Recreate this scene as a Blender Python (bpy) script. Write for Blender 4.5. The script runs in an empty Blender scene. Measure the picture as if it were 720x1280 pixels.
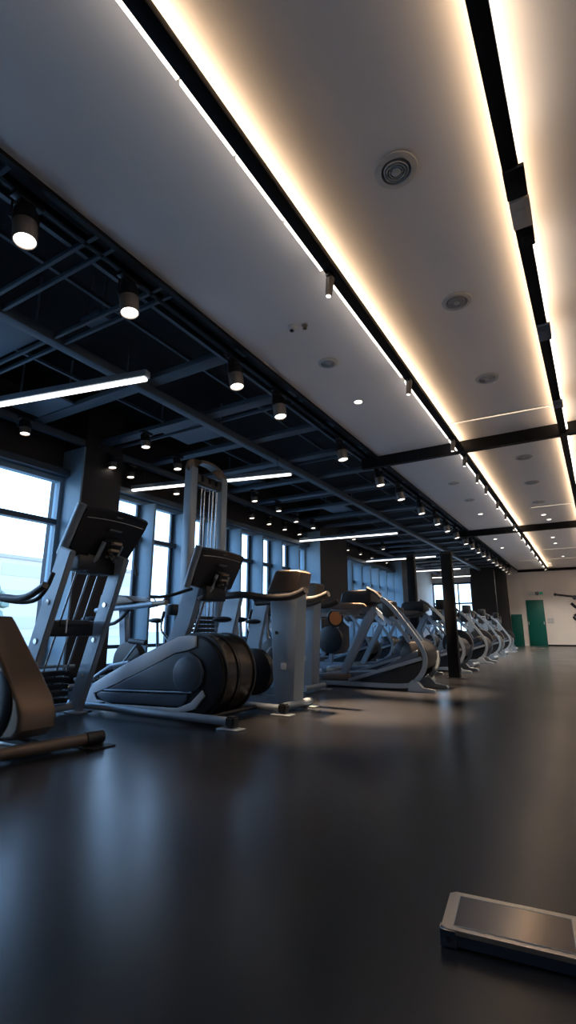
import bpy, bmesh, math, random
from mathutils import Vector, Matrix
random.seed(4)
PI = math.pi
scene = bpy.context.scene
COL = scene.collection
ORD = ['nearest','second','third','fourth','fifth','sixth','seventh','eighth','ninth','tenth','eleventh','twelfth',
       'thirteenth','fourteenth','fifteenth','sixteenth','seventeenth','eighteenth','nineteenth','twentieth',
       'twenty-first','twenty-second','twenty-third','twenty-fourth','twenty-fifth','twenty-sixth','twenty-seventh','twenty-eighth','twenty-ninth','thirtieth']

# ------------------------------------------------------------------ materials
def mat(name, color, rough=.5, metal=0., emit=None, estr=0., noise=0., nscale=20., bump=0., spec=.5, coat=0.):
    m = bpy.data.materials.new(name); m.use_nodes = True
    nt = m.node_tree; b = nt.nodes['Principled BSDF']
    b.inputs['Base Color'].default_value = (*color, 1)
    b.inputs['Roughness'].default_value = rough
    b.inputs['Metallic'].default_value = metal
    b.inputs['Specular IOR Level'].default_value = spec
    b.inputs['Coat Weight'].default_value = coat
    if emit:
        b.inputs['Emission Color'].default_value = (*emit, 1)
        b.inputs['Emission Strength'].default_value = estr
    if noise or bump:
        tc = nt.nodes.new('ShaderNodeTexCoord')
        n = nt.nodes.new('ShaderNodeTexNoise'); n.inputs['Scale'].default_value = nscale; n.inputs['Detail'].default_value = 4
        nt.links.new(tc.outputs['Object'], n.inputs['Vector'])
        if noise:
            r = nt.nodes.new('ShaderNodeMapRange')
            r.inputs['To Min'].default_value = max(.02, rough-noise); r.inputs['To Max'].default_value = min(1, rough+noise)
            nt.links.new(n.outputs['Fac'], r.inputs['Value']); nt.links.new(r.outputs['Result'], b.inputs['Roughness'])
            mx = nt.nodes.new('ShaderNodeMix'); mx.data_type = 'RGBA'
            mx.inputs['A'].default_value = (*[c*(1-noise*.6) for c in color], 1)
            mx.inputs['B'].default_value = (*[min(1, c*(1+noise*.6)) for c in color], 1)
            nt.links.new(n.outputs['Fac'], mx.inputs['Factor']); nt.links.new(mx.outputs['Result'], b.inputs['Base Color'])
        if bump:
            bp = nt.nodes.new('ShaderNodeBump'); bp.inputs['Strength'].default_value = bump; bp.inputs['Distance'].default_value = .01
            nt.links.new(n.outputs['Fac'], bp.inputs['Height']); nt.links.new(bp.outputs['Normal'], b.inputs['Normal'])
    return m

WARM = (1.0, .80, .60); TUBE = (1.0, .90, .80)
M = dict(
    ceiling=mat('ceiling_paint', (.84,.80,.78), .9, noise=.04, nscale=1.5),
    plenum=mat('black_plenum', (.006,.0062,.007), .9, noise=.1),
    beam=mat('blue_grey_steel', (.085,.11,.14), .55, noise=.1),
    panel=mat('blue_grey_panel', (.16,.21,.27), .6, noise=.08),
    cover=mat('warm_reflection_cover', (.19,.135,.10), .34, .55, noise=.02),  # dark housing with the warm lamp reflection put into its colour
    sleeve=mat('pale_sleeve', (.60,.50,.42), .5, noise=.05),
    blackbeam=mat('black_beam', (.006,.006,.007), .55, noise=.1, spec=.2),
    backwall=mat('cream_wall', (.80,.74,.69), .85, noise=.05, nscale=3),
    darkwall=mat('charcoal_wall', (.035,.034,.036), .8, noise=.1),
    leftwall=mat('brown_black_wall', (.04,.032,.032), .7, noise=.1),
    fin=mat('blue_grey_frame', (.26,.38,.47), .5, noise=.08),
    framedark=mat('dark_frame', (.05,.075,.10), .45, noise=.1),
    silver=mat('silver_grey_paint', (.27,.335,.405), .36, .25, noise=.08),
    plate=mat('pale_grey_plate', (.66,.71,.78), .4, .1, noise=.06),
    inset=mat('slate_plastic', (.07,.095,.135), .42, noise=.06),
    black=mat('black_plastic', (.012,.013,.016), .38, noise=.1),
    gloss=mat('dark_bronze_gloss', (.055,.048,.045), .24, .65, noise=.01),
    rubber=mat('black_rubber', (.014,.014,.015), .6, noise=.1, nscale=80, bump=.1),
    grip=mat('grip_foam', (.045,.043,.045), .45, noise=.1, nscale=90, bump=.1),
    bronze=mat('bronze_plastic', (.16,.125,.10), .38, .4, noise=.06),
    chrome=mat('chrome', (.62,.62,.62), .16, 1.),
    rod=mat('steel_rod', (.5,.52,.55), .25, .9),
    tray=mat('tan_tray', (.32,.25,.18), .4, .3, noise=.08),
    white=mat('white_plastic', (.6,.6,.6), .5, noise=.05),
    palegrey=mat('pale_vent_plastic', (.50,.49,.48), .6, noise=.05),
    ventdark=mat('vent_recess', (.22,.22,.22), .7),
    green=mat('green_panel', (.0,.115,.088), .45, noise=.05),
    orange=mat('orange_disc', (.55,.22,.08), .5, noise=.05),
    mark=mat('pale_mark', (.55,.55,.55), .5),
    led=mat('led_diffuser', (.9,.88,.85), .5, emit=(1.0,.90,.78), estr=4.),
    ledup=mat('led_uplight', (.9,.8,.7), .5, emit=(1.0,.71,.44), estr=14.5),
    tube=mat('tube_diffuser', (.9,.9,.9), .5, emit=(1.0,.93,.86), estr=3.2),
    lens=mat('spot_lens', (.9,.9,.9), .3, emit=(1.0,.90,.78), estr=5.),
    slot=mat('slot_light', (.9,.85,.8), .5, emit=(1.0,.78,.56), estr=1.1),
    spot=mat('spotlight_metal', (.20,.17,.15), .42, .5, noise=.06),
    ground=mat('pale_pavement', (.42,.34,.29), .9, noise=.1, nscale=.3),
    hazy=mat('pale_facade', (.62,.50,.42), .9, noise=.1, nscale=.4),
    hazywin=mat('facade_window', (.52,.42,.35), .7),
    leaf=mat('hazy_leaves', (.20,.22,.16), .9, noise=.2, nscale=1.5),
    bark=mat('bark', (.12,.10,.08), .9, noise=.2),
    exitgreen=mat('exit_sign_green', (.02,.22,.12), .5, emit=(.05,.5,.3), estr=.15),
    scaletop=mat('brushed_silver', (.80,.72,.64), .30, .9, noise=.05, nscale=60),
    scaleside=mat('dark_blue_side', (.06,.085,.12), .35, .5, noise=.05),
    scaleglass=mat('dark_glass', (.34,.30,.27), .17, .85),
)
def glass_mat():
    m = bpy.data.materials.new('window_glass'); m.use_nodes = True; nt = m.node_tree
    nt.nodes.clear(); o = nt.nodes.new('ShaderNodeOutputMaterial')
    t = nt.nodes.new('ShaderNodeBsdfTransparent'); t.inputs[0].default_value = (.78,.90,1.0,1)
    g = nt.nodes.new('ShaderNodeBsdfGlossy'); g.inputs['Roughness'].default_value = .02
    f = nt.nodes.new('ShaderNodeFresnel'); f.inputs['IOR'].default_value = 1.12
    mx = nt.nodes.new('ShaderNodeMixShader')
    nt.links.new(f.outputs[0], mx.inputs[0]); nt.links.new(t.outputs[0], mx.inputs[1]); nt.links.new(g.outputs[0], mx.inputs[2])
    nt.links.new(mx.outputs[0], o.inputs[0]); return m
M['glass'] = glass_mat()
def floor_mat():
    m = bpy.data.materials.new('rubber_floor'); m.use_nodes = True; nt = m.node_tree; b = nt.nodes['Principled BSDF']
    tc = nt.nodes.new('ShaderNodeTexCoord')
    br = nt.nodes.new('ShaderNodeTexBrick'); br.offset = 0
    br.inputs['Scale'].default_value = 1; br.inputs['Brick Width'].default_value = 2.0; br.inputs['Row Height'].default_value = 2.0
    br.inputs['Mortar Size'].default_value = .002; br.inputs['Mortar Smooth'].default_value = .2
    br.inputs['Color1'].default_value = (.023,.025,.029,1); br.inputs['Color2'].default_value = (.021,.023,.027,1)
    br.inputs['Mortar'].default_value = (.012,.012,.014,1)
    mp = nt.nodes.new('ShaderNodeMapping'); mp.inputs['Location'].default_value = (.7,.25,0)
    nt.links.new(tc.outputs['Object'], mp.inputs[0]); nt.links.new(mp.outputs[0], br.inputs['Vector'])
    nt.links.new(br.outputs['Color'], b.inputs['Base Color'])
    n = nt.nodes.new('ShaderNodeTexNoise'); n.inputs['Scale'].default_value = 1.3; n.inputs['Detail'].default_value = 5
    nt.links.new(tc.outputs['Object'], n.inputs['Vector'])
    r = nt.nodes.new('ShaderNodeMapRange'); r.inputs['To Min'].default_value = .19; r.inputs['To Max'].default_value = .31
    nt.links.new(n.outputs['Fac'], r.inputs['Value']); nt.links.new(r.outputs['Result'], b.inputs['Roughness'])
    n2 = nt.nodes.new('ShaderNodeTexNoise'); n2.inputs['Scale'].default_value = 260
    nt.links.new(tc.outputs['Object'], n2.inputs['Vector'])
    bp = nt.nodes.new('ShaderNodeBump'); bp.inputs['Strength'].default_value = .10; bp.inputs['Distance'].default_value = .002
    nt.links.new(n2.outputs['Fac'], bp.inputs['Height']); nt.links.new(bp.outputs['Normal'], b.inputs['Normal'])
    b.inputs['Specular IOR Level'].default_value = .55
    return m
M['floor'] = floor_mat()

# ------------------------------------------------------------------ mesh helpers
class MB:
    def __init__(s): s.bm = bmesh.new()
    def box(s, x0, x1, y0, y1, z0, z1, bev=0., rot=None, piv=None):
        t = bmesh.new(); bmesh.ops.create_cube(t, size=1)
        for v in t.verts:
            v.co = Vector(((x0+x1)/2+v.co.x*(x1-x0), (y0+y1)/2+v.co.y*(y1-y0), (z0+z1)/2+v.co.z*(z1-z0)))
        if bev: bmesh.ops.bevel(t, geom=list(t.edges), offset=bev, segments=2, affect='EDGES', profile=.5)
        if rot:
            p = Vector(piv) if piv else Vector(((x0+x1)/2, (y0+y1)/2, (z0+z1)/2))
            bmesh.ops.rotate(t, verts=t.verts, cent=p, matrix=rot)
        return s.add(t)
    def add(s, t):
        me = bpy.data.meshes.new('tmp'); t.to_mesh(me); t.free(); s.bm.from_mesh(me); bpy.data.meshes.remove(me); return s
    def cyl(s, p0, p1, r, r1=None, n=20, cap=True):
        p0, p1 = Vector(p0), Vector(p1); d = p1-p0
        t = bmesh.new()
        bmesh.ops.create_cone(t, cap_ends=cap, segments=n, radius1=r, radius2=r if r1 is None else r1, depth=d.length)
        q = d.to_track_quat('Z', 'Y').to_matrix()
        for v in t.verts: v.co = q @ v.co + (p0+p1)/2
        return s.add(t)
    def lathe(s, prof, p0, axis, n=32):
        """prof: list of (distance along the axis, radius)"""
        t = bmesh.new(); q = Vector(axis).to_track_quat('Z', 'Y').to_matrix(); p0 = Vector(p0)
        rings = []
        for a, r in prof:
            rings.append([t.verts.new(p0 + q @ Vector((r*math.cos(2*PI*k/n), r*math.sin(2*PI*k/n), a))) for k in range(n)])
        for A, B in zip(rings, rings[1:]):
            for k in range(n): t.faces.new((A[k], A[(k+1) % n], B[(k+1) % n], B[k]))
        if prof[0][1] > 1e-3: t.faces.new(rings[0])
        bmesh.ops.recalc_face_normals(t, faces=t.faces)
        return s.add(t)
    def prism(s, pts, y0, y1, bev=0., ax='y'):
        """polygon of (x,z) extruded from y0 to y1"""
        t = bmesh.new()
        vs = [t.verts.new((x, y0, z)) for x, z in pts]; f = t.faces.new(vs)
        e = bmesh.ops.extrude_face_region(t, geom=[f])
        for v in e['geom']:
            if isinstance(v, bmesh.types.BMVert): v.co.y = y1
        bmesh.ops.recalc_face_normals(t, faces=t.faces)
        if bev:
            ed = [g for g in t.edges if abs(g.verts[0].co.y-g.verts[1].co.y) < 1e-6]
            bmesh.ops.bevel(t, geom=ed, offset=bev, segments=3, affect='EDGES', profile=.5)
        bmesh.ops.triangulate(t, faces=[g for g in t.faces if len(g.verts) > 4])
        return s.add(t)
    def tube(s, pts, r, n=12, smooth=0, rad=None, sec=None):
        P = [Vector(p) for p in pts]
        for _ in range(smooth):
            Q = [P[0]]
            for a, b in zip(P, P[1:]): Q += [a*.75+b*.25, a*.25+b*.75]
            P = Q+[P[-1]]
        t = bmesh.new(); rings = []; up = Vector((0,1,0)) if sec else Vector((0,0,1))
        for i, p in enumerate(P):
            d = ((P[min(i+1, len(P)-1)]-P[max(i-1, 0)])).normalized()
            u0 = up if abs(d.dot(up)) < .95 else Vector((1,0,0))
            u = (u0-d*u0.dot(d)).normalized(); w = d.cross(u)
            rr = r if rad is None else rad[min(len(rad)-1, int(i*len(rad)/len(P)))]
            if sec: a, b = sec; prof = [(u*a+w*b), (u*a-w*b), (-u*a-w*b), (-u*a+w*b)]
            else: prof = [u*rr*math.cos(2*PI*k/n)+w*rr*math.sin(2*PI*k/n) for k in range(n)]
            rings.append([t.verts.new(p+q) for q in prof])
        m = len(rings[0])
        for A, B in zip(rings, rings[1:]):
            for k in range(m): t.faces.new((A[k], A[(k+1) % m], B[(k+1) % m], B[k]))
        t.faces.new(rings[0]); t.faces.new(rings[-1])
        bmesh.ops.recalc_face_normals(t, faces=t.faces)
        if sec:
            ed = [g for g in t.edges if len(g.link_faces) == 2 and g.calc_face_angle(0) > .8]
            bmesh.ops.bevel(t, geom=ed, offset=min(sec)*.3, segments=2, affect='EDGES')
        return s.add(t)
    def sph(s, c, r, sub=2):
        t = bmesh.new(); bmesh.ops.create_icosphere(t, subdivisions=sub, radius=1)
        r = r if hasattr(r, '__len__') else (r, r, r)
        for v in t.verts: v.co = Vector((v.co.x*r[0], v.co.y*r[1], v.co.z*r[2]))+Vector(c)
        return s.add(t)
    def build(s, name, m, parent=None, loc=None):
        me = bpy.data.meshes.new(name); s.bm.to_mesh(me); s.bm.free()
        for p in me.polygons: p.use_smooth = True
        me.set_sharp_from_angle(angle=math.radians(35))
        me.materials.append(m if not isinstance(m, str) else M[m])
        o = bpy.data.objects.new(name, me); COL.objects.link(o)
        if parent: o.parent = parent
        if loc: o.location = loc
        return o
def thing(name, label, cat, loc=(0,0,0), rz=0, group=None):
    o = bpy.data.objects.new(name, None); COL.objects.link(o); o.empty_display_size = .1
    o.location = loc; o.rotation_euler = (0,0,rz); o['label'] = label; o['category'] = cat
    if group: o['group'] = group
    return o
def tag(o, label, cat, group=None):
    o['label'] = label; o['category'] = cat
    if group: o['group'] = group
    return o
def struct(name, mb, m, parent=None):
    o = mb.build(name, m, parent)
    if parent is None: o['kind'] = 'structure'
    return o
def dup(root, loc, label, rz=None, scale=None):
    r = root.copy(); COL.objects.link(r); r.location = loc; r['label'] = label
    if rz is not None: r.rotation_euler = (0,0,rz)
    if scale: r.scale = scale
    for ch in list(root.children):
        c = ch.copy(); COL.objects.link(c); c.parent = r
        for g in ch.children:
            d = g.copy(); COL.objects.link(d); d.parent = c
    return r
RY = lambda a: Matrix.Rotation(a, 3, 'Y')

# ------------------------------------------------------------------ the room
XL, XR, Y0, Y1, H = -7.0, 3.2, -3.0, 26.8, 3.6
EDGE = -2.74
struct('floor', MB().box(XL-.3, XR+.2, Y0-.2, Y1+.2, -.1, 0), 'floor')
struct('ceiling', MB().box(EDGE, XR, Y0, Y1, H, H+.16), 'ceiling')
struct('ceiling_black', MB().box(XL-.3, EDGE+.3, Y0, Y1, 4.35, 4.45), 'plenum')
struct('trim_1', MB().box(EDGE-.05, EDGE-.002, Y0, Y1, H-.03, 4.34), 'blackbeam')
struct('wall_right', MB().box(XR, XR+.2, Y0, Y1, 0, H+.2), 'backwall')
struct('wall_behind', MB().box(XL-.3, XR+.2, Y0-.2, Y0, 0, 4.45), 'darkwall')
# back wall with a window opening X -7..-4.95, z .62..3.12
bw = MB()
bw.box(-4.95, XR+.2, Y1, Y1+.2, 0, 4.45)
bw.box(XL-.3, -4.95, Y1, Y1+.2, 0, .62); bw.box(XL-.3, -4.95, Y1, Y1+.2, 3.12, 4.45)
bw.box(XL-.3, XL+.02, Y1, Y1+.2, .62, 3.12)
struct('wall_back', bw, 'backwall')
struct('baseboard_back', MB().box(-1.78, XR, Y1-.02, Y1-.001, 0, .07), 'blackbeam')
struct('trim_2', MB().box(EDGE, XR, Y1-.12, Y1-.001, H-.12, H-.001), 'blackbeam')
struct('wall_partition', MB().box(-4.85, -3.28, 26.0, 26.79, 0, 4.34, bev=.01), 'darkwall')

# left wall: lintel, sill, piers; window bays between
lw = MB()
lw.box(XL-.3, XL, Y0, Y1, 3.12, 4.45)
lw.box(XL-.3, XL, Y0, Y1, 0, .10)
piers = [(4.72, 5.45, .5), (12.7, 14.6, .55), (20.3, 22.3, .5)]
for a, b, d in piers: lw.box(XL-.3, XL+d, a, b, .1, 4.34)
lw.box(XL-.3, XL, Y0, -2.6, .1, 3.12)
struct('wall_left', lw, 'leftwall')
struct('wall_left_far', MB().box(XL-.3, XL+.05, 22.3, Y1, .1, 4.34), 'backwall')
for i, (a, b, d) in enumerate(piers):       # window light on the near pier side, painted as a blue-grey sheet
    struct('trim_%d' % (3+i), MB().box(XL, XL+d+.004, a-.03, a-.001, .1, 3.55), 'fin')
struct('trim_6', MB().box(XL+.001, XL+.22, Y0, 20.3, 3.10, 3.2), 'framedark')
# windows
bays = [(-2.6, 4.69, [-1.4, .2, 1.8, 3.2]), (5.45, 12.67, [6.4+.9*k for k in range(7)]), (14.6, 20.27, [15.4+.85*k for k in range(6)])]
for i, (a, b, ys) in enumerate(bays):
    w = MB(); w.box(XL-.06, XL+.07, a, b, .1, .2); w.box(XL-.06, XL+.07, a, b, 3.02, 3.12)
    w.box(XL-.06, XL+.07, a, a+.06, .2, 3.02); w.box(XL-.06, XL+.07, b-.06, b, .2, 3.02)
    root = w.build('window_%d' % (i+1), 'fin'); root['kind'] = 'structure'
    MB().box(XL-.04, XL+.09, a+.06, b-.06, 2.33, 2.41).build('transom', 'framedark', root)
    MB().box(XL-.04, XL+.09, a+.06, b-.06, .44, .50).build('transom', 'framedark', root)
    for y in ys:
        f = MB().box(XL+.0, XL+.36, y-.025, y+.025, .2, 3.02, bev=.004).build('mullion_fin', 'fin', root)
        MB().box(XL-.05, XL-.001, y-.10, y+.03, .2, 3.02).build('mullion', 'framedark', root)
    MB().box(XL-.012, XL-.004, a+.06, b-.06, .2, 3.02).build('pane', 'glass', root)
w = MB(); w.box(-6.98, -4.95, Y1-.04, Y1+.1, .62, .70); w.box(-6.98, -4.95, Y1-.04, Y1+.1, 3.04, 3.12)
for x in (-6.98, -5.03): w.box(x, x+.08, Y1-.04, Y1+.1, .70, 3.04)
root = w.build('window_4', 'framedark'); root['kind'] = 'structure'
for x in (-6.3, -5.65): MB().box(x-.03, x+.03, Y1-.02, Y1+.08, .7, 3.04).build('mullion', 'framedark', root)
MB().box(-6.9, -5.03, Y1-.02, Y1+.08, 2.02, 2.10).build('transom', 'framedark', root)
MB().box(-6.9, -5.03, Y1+.03, Y1+.04, .7, 3.04).build('pane', 'glass', root)

# steel grid under the black plenum
k = 7
def trim(mb, m='beam'):
    global k
    o = struct('trim_%d' % k, mb, m); k += 1; return o
trim(MB().box(-4.42, -4.30, Y0+.01, Y1-.9, 3.58, 3.68, bev=.006))
trim(MB().box(-6.62, -6.52, Y0+.01, Y1-.01, 3.58, 3.68, bev=.006))
trim(MB().box(-3.16, -3.12, Y0+.01, Y1-.9, 3.66, 3.72))
for y in (1.28, 1.95, 2.10, 2.62, 2.74): trim(MB().box(XL+.01, EDGE-.06, y, y+.03, 3.60, 3.64, bev=.003))
for i in range(21):
    y = 3.85 + 1.13*i
    if y > 25.6: break
    m = MB(); m.box(XL+.01, EDGE-.06, y, y+.17, 3.69, 3.76, bev=.006)
    if i % 2: m.box(XL+.01, EDGE-.06, y+.30, y+.33, 3.69, 3.73)
    trim(m)
# slim longitudinal service rails
for x in (-5.3, -3.75): trim(MB().box(x, x+.035, Y0+.01, Y1-.9, 3.86, 3.9))
# black cross beams under the white ceiling
for y in (7.6, 15.1): trim(MB().box(EDGE-.30, XR-.01, y, y+.09, 3.42, H-.001), 'blackbeam')

# suspended blue-grey panels
pi = 0
plab = ['large flat blue-grey ceiling panel at the left frame edge above the near tube light',
        'small square blue-grey ceiling panel beside the large left one',
        'flat blue-grey ceiling panel behind the near tube light',
        'blue-grey ceiling panel above the window pier, beyond the near tube',
        'distant blue-grey ceiling panel above the second tube light',
        'far blue-grey ceiling panel between second and third tube lights']
for (x0, x1, y0, y1, z0) in ((-6.4,-4.44,2.14,2.60,3.645), (-4.1,-3.82,2.76,2.92,3.80), (-6.42,-5.62,3.45,3.84,3.70), (-5.5,-4.7,5.2,5.95,3.80), (-6.3,-5.6,8.0,8.5,3.80), (-5.6,-5.0,11.2,11.9,3.80)):
    o = MB().box(x0, x1, y0, y1, z0, z0+.04, bev=.006)
    o.box(x0+.05, x0+.07, y0+.05, y0+.07, z0+.04, 4.35); o.box(x1-.07, x1-.05, y1-.07, y1-.05, z0+.04, 4.35)
    tag(o.build('ceiling_panel', 'panel'), plab[pi], 'panel', 'suspended flat panels in the dark ceiling'); pi += 1

# ------------------------------------------------------------------ lamps
# two linear lamps hung under the white ceiling
def linear_lamp(x0, ya, x1, yb, side, label, segs, z=3.48):
    L = math.hypot(x1-x0, yb-ya); ang = math.atan2(-(x1-x0), yb-ya)
    t = thing('linear_lamp', label, 'light', (x0, ya, z), ang)
    b = MB(); b.box(-.045, .045, 0, L, -.03, .025, bev=.004)
    if side < 0: b.box(-.045, -.039, 0, L, .02, .062)      # raised lip that throws the uplight to the right
    b.build('track', 'blackbeam', t)
    for yy in [1.2+2.4*q for q in range(int(L/2.4))]:
        MB().cyl((0, yy, .025), (0, yy, H-z-.001), .006, n=8).build('hanger', 'rod', t)
    for a, c in segs:
        a -= ya; c -= ya
        MB().box(side*.047-.022*(side < 0), side*.047+.022*(side > 0), a+.012, c-.012, -.028, .006, bev=.003).build('led_tube', 'led', t)
    u = MB(); u.box(-.024, .024, 0.02, L-.02, .026, .032); u.build('uplight_strip', 'ledup', t)
    return t
heads1 = [3.05, 4.99, 7.07, 7.87, 8.93, 9.79, 11.18, 12.4, 13.9, 15.6, 16.9, 18.3, 19.8, 21.3, 22.8, 24.3]
cuts = [-1.0, .2, .8, 1.39, 1.87, 2.42] + heads1 + [25.9]
cuts.insert(cuts.index(3.05)+1, 4.2)
segs = []
for a, b in zip(cuts, cuts[1:]):
    segs.append((a+(.06 if a in heads1 else 0), b-(.06 if b in heads1 else 0)))
linear_lamp(-1.41, -1.5, -1.385, 26.0, -1, 'long linear lamp left of the ceiling vents, glowing over its right side', segs)
segs2 = [(-.5, 1.0), (1.05, 2.72), (3.5, 4.55), (4.92, 6.35), (6.75, 7.5), (7.75, 8.9), (9.1, 10.6), (10.9, 12.6), (12.9, 14.6), (15.2, 17.5), (17.8, 20.5), (20.9, 24)]
linear_lamp(-.16, -1.5, .30, 26.0, 1, 'linear lamp right of the ceiling vents at the right frame edge', segs2)
linear_lamp(1.35, -1.5, 1.35, 26.0, -1, 'added unseen linear lamp near the right wall, parallel to the other two', [(a, a+1.7) for a in [-1.4+1.8*q for q in range(15)]])  # unseen lamp added off frame to brighten the ceiling and right side
def x2(y): return -.16+.46*(y+1.5)/27.5
# spot heads on lamp 1
def head(name, label, x, y, z, tilt, group):
    t = thing(name, label, 'light', (x, y, z), 0, group)
    d = Vector((math.sin(tilt), 0, -math.cos(tilt)))
    MB().box(-.02, .02, -.045, .045, -.03, 0, bev=.004).build('adapter', 'black', t)
    MB().lathe([(0,.028),(.006,.034),(.15,.026),(.154,.022)], Vector((0,0,-.025)), d, 20).build('lamp_body', 'spot', t)
    MB().cyl(Vector((0,0,-.025))+d*.1545, Vector((0,0,-.025))+d*.1575, .019).build('lens', 'lens', t)
    return t
h0 = None
for i, y in enumerate(heads1):
    lb = 'small tapered spotlight head clipped on the left linear lamp, %s from the camera' % ORD[i]
    if h0 is None: h0 = head('track_spotlight', lb, -1.425, y, 3.448, -.12, 'spotlight heads on the left linear lamp')
    else: dup(h0, (-1.405+.0011*y, y, 3.448), lb)
# joint boxes on lamp 2
jl = ['black joint box on the right linear lamp where its near tube ends', 'pale translucent connector sleeve on the right linear lamp between two black boxes',
      'black joint box just beyond the pale sleeve on the right linear lamp', 'blue-grey joint box on the right linear lamp, before its third tube', 'small joint box on the right linear lamp just before the black beam']
for i, (ya, yb, m, w) in enumerate(((2.76, 3.0, 'blackbeam', .06), (3.02, 3.28, 'sleeve', .06), (3.3, 3.48, 'blackbeam', .055), (4.6, 4.88, 'beam', .055), (6.4, 6.62, 'beam', .05))):
    o = MB(); o.box(-w, w, ya-yb, 0, -.028, 0, bev=.006); o.box(-w*.5, w*.5, (ya-yb)*.7, (ya-yb)*.3, -.034, -.026, bev=.002)
    tag(o.build('lamp_joint_box', m, None, (x2(yb)+.01, yb, 3.452)), jl[i], 'light fitting')

# cross glow slots
for i, (y, xa, xb) in enumerate(((6.9, -1.36, -.08), (12.9, -.9, .05), (20.2, -1.2, .1), (23.1, -2.3, .15))):
    o = thing('recessed_slot_light', ['thin recessed light slot crossing between the linear lamps before the near black beam', 'short recessed light slot before the second black beam',
        'thin recessed light slot beyond the second black beam', 'farthest recessed light slot near the back wall'][i], 'light', (0, y, H-.001), .05 if i == 0 else 0)
    MB().box(xa, xb, -.025, .025, -.006, 0).build('frame', 'palegrey', o)
    MB().box(xa+.02, xb-.02, -.016, .016, -.008, -.0061).build('diffuser', 'slot', o)

# round cylinder spotlights on the rail at the ceiling edge
struct('trim_%d' % k, MB().box(-2.975, -2.925, Y0+.02, 25.8, 3.60, 3.66, bev=.003), 'blackbeam'); k += 1
def cyl_spot(name, label, x, y, z, r, L, tilt, group, stem=.14, m='spot'):
    t = thing(name, label, 'light', (x, y, z), 0, group)
    MB().box(-.04, .04, -.10, .10, -.04, 0, bev=.006).build('adapter', 'black', t)
    MB().box(-.05, .03, -.06, .05, -.04-stem*.8, -.0405, bev=.008).build('driver_box', 'black', t)
    d = Vector((math.sin(tilt), 0, -math.cos(tilt))); c1 = Vector((0,0,-.045-stem*.7))
    y_ = MB(); y_.tube([(0,-r-.014,c1.z-L*.45), (0,-r-.014,c1.z+.01), (0,r+.014,c1.z+.01), (0,r+.014,c1.z-L*.45)], .011, n=8); y_.build('yoke', 'black', t)
    MB().lathe([(0,r*.6),(.01,r*.98),(L*.38,r*1.06),(L*.42,r*1.06),(L*.425,r)], c1, d, 28).build('collar', 'black', t)
    MB().lathe([(L*.40,r*.97),(L*.98,r*.97),(L,r*.94),(L,r*.86),(L-.014,r*.84)], c1, d, 28).build('lamp_body', m, t)
    MB().cyl(c1+d*(L-.026), c1+d*(L-.012), r*.85, n=28).build('lens', 'lens', t)
    return t
spots = [1.5, 2.39, 3.85, 4.73, 6.54, 8.14, 9.3, 10.72, 12.07, 13.1, 14.2, 15.4, 16.4, 17.4, 18.4, 19.4, 20.4, 21.3, 22.2, 23.1, 24.0, 24.9]
s0 = None
for i, y in enumerate(spots):
    lb = 'black cylinder spotlight on the ceiling-edge rail, %s from the camera' % ORD[i]
    if s0 is None: s0 = cyl_spot('cylinder_spotlight', lb, -2.95, y, 3.60, .080, .25, .16, 'cylinder spotlights along the ceiling edge', .09)
    else: dup(s0, (-2.95, y, 3.60), lb)
    l = bpy.data.lights.new('spot_beam', 'SPOT'); l.energy = {1.5:90, 2.39:160, 3.85:1100, 4.73:4200, 6.54:3600, 8.14:1200}.get(y, 1300); l.color = (1.0,.66,.40); l.spot_size = math.radians(32 if y < 8 else 26); l.spot_blend = .9; l.shadow_soft_size = .05
    lo = bpy.data.objects.new('spot_beam', l); COL.objects.link(lo); lo.location = (-2.95+.045, y, 3.20); lo.rotation_euler = (0, -.30, 0)
# small spots deep in the dark ceiling (x, y) at lens height 3.3
small = [(-6.29,3.59),(-6.45,5.2),(-6.62,6.05),(-5.27,4.8)]
small = [(-6.3,3.6),(-6.45,5.2),(-6.6,5.72),(-6.68,6.95),(-6.72,7.5),(-6.65,9.5),(-6.68,10.3),(-6.7,11.1),(-6.7,11.9),(-6.7,13.0),(-6.7,15.2),(-6.7,16.3),(-6.7,17.4),(-6.7,19.0),
         (-5.27,4.8),(-5.58,5.8),(-5.68,8.2),(-5.71,9.2),(-5.95,10.4),(-5.95,11.3),(-5.7,13.4),(-5.6,15.6)]
slab = ['small hanging spotlight above the first window at the left frame edge', 'small hanging spotlight above the dark window pier', 'small hanging spotlight just beyond the window pier, left of the second tube light',
        'small hanging spotlight over the second window bay, half hidden by the cable tower', 'small hanging spotlight next to the cable tower, below its top']
sm = None
for i, (x, y) in enumerate(small):
    if i < 5: lb = slab[i]
    elif i < 14: lb = 'small hanging spotlight in the window-side row, %s one beyond the cable tower' % ORD[i-5]
    else: lb = 'small hanging spotlight in the row inward from the windows, %s of that row' % ORD[i-14]
    if sm is None: sm = cyl_spot('hanging_spotlight', lb, x, y, 3.575, .068, .15, .10, 'small hanging spotlights in the dark ceiling', .07, 'spot')
    else: dup(sm, (x, y, 3.575), lb)
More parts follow.
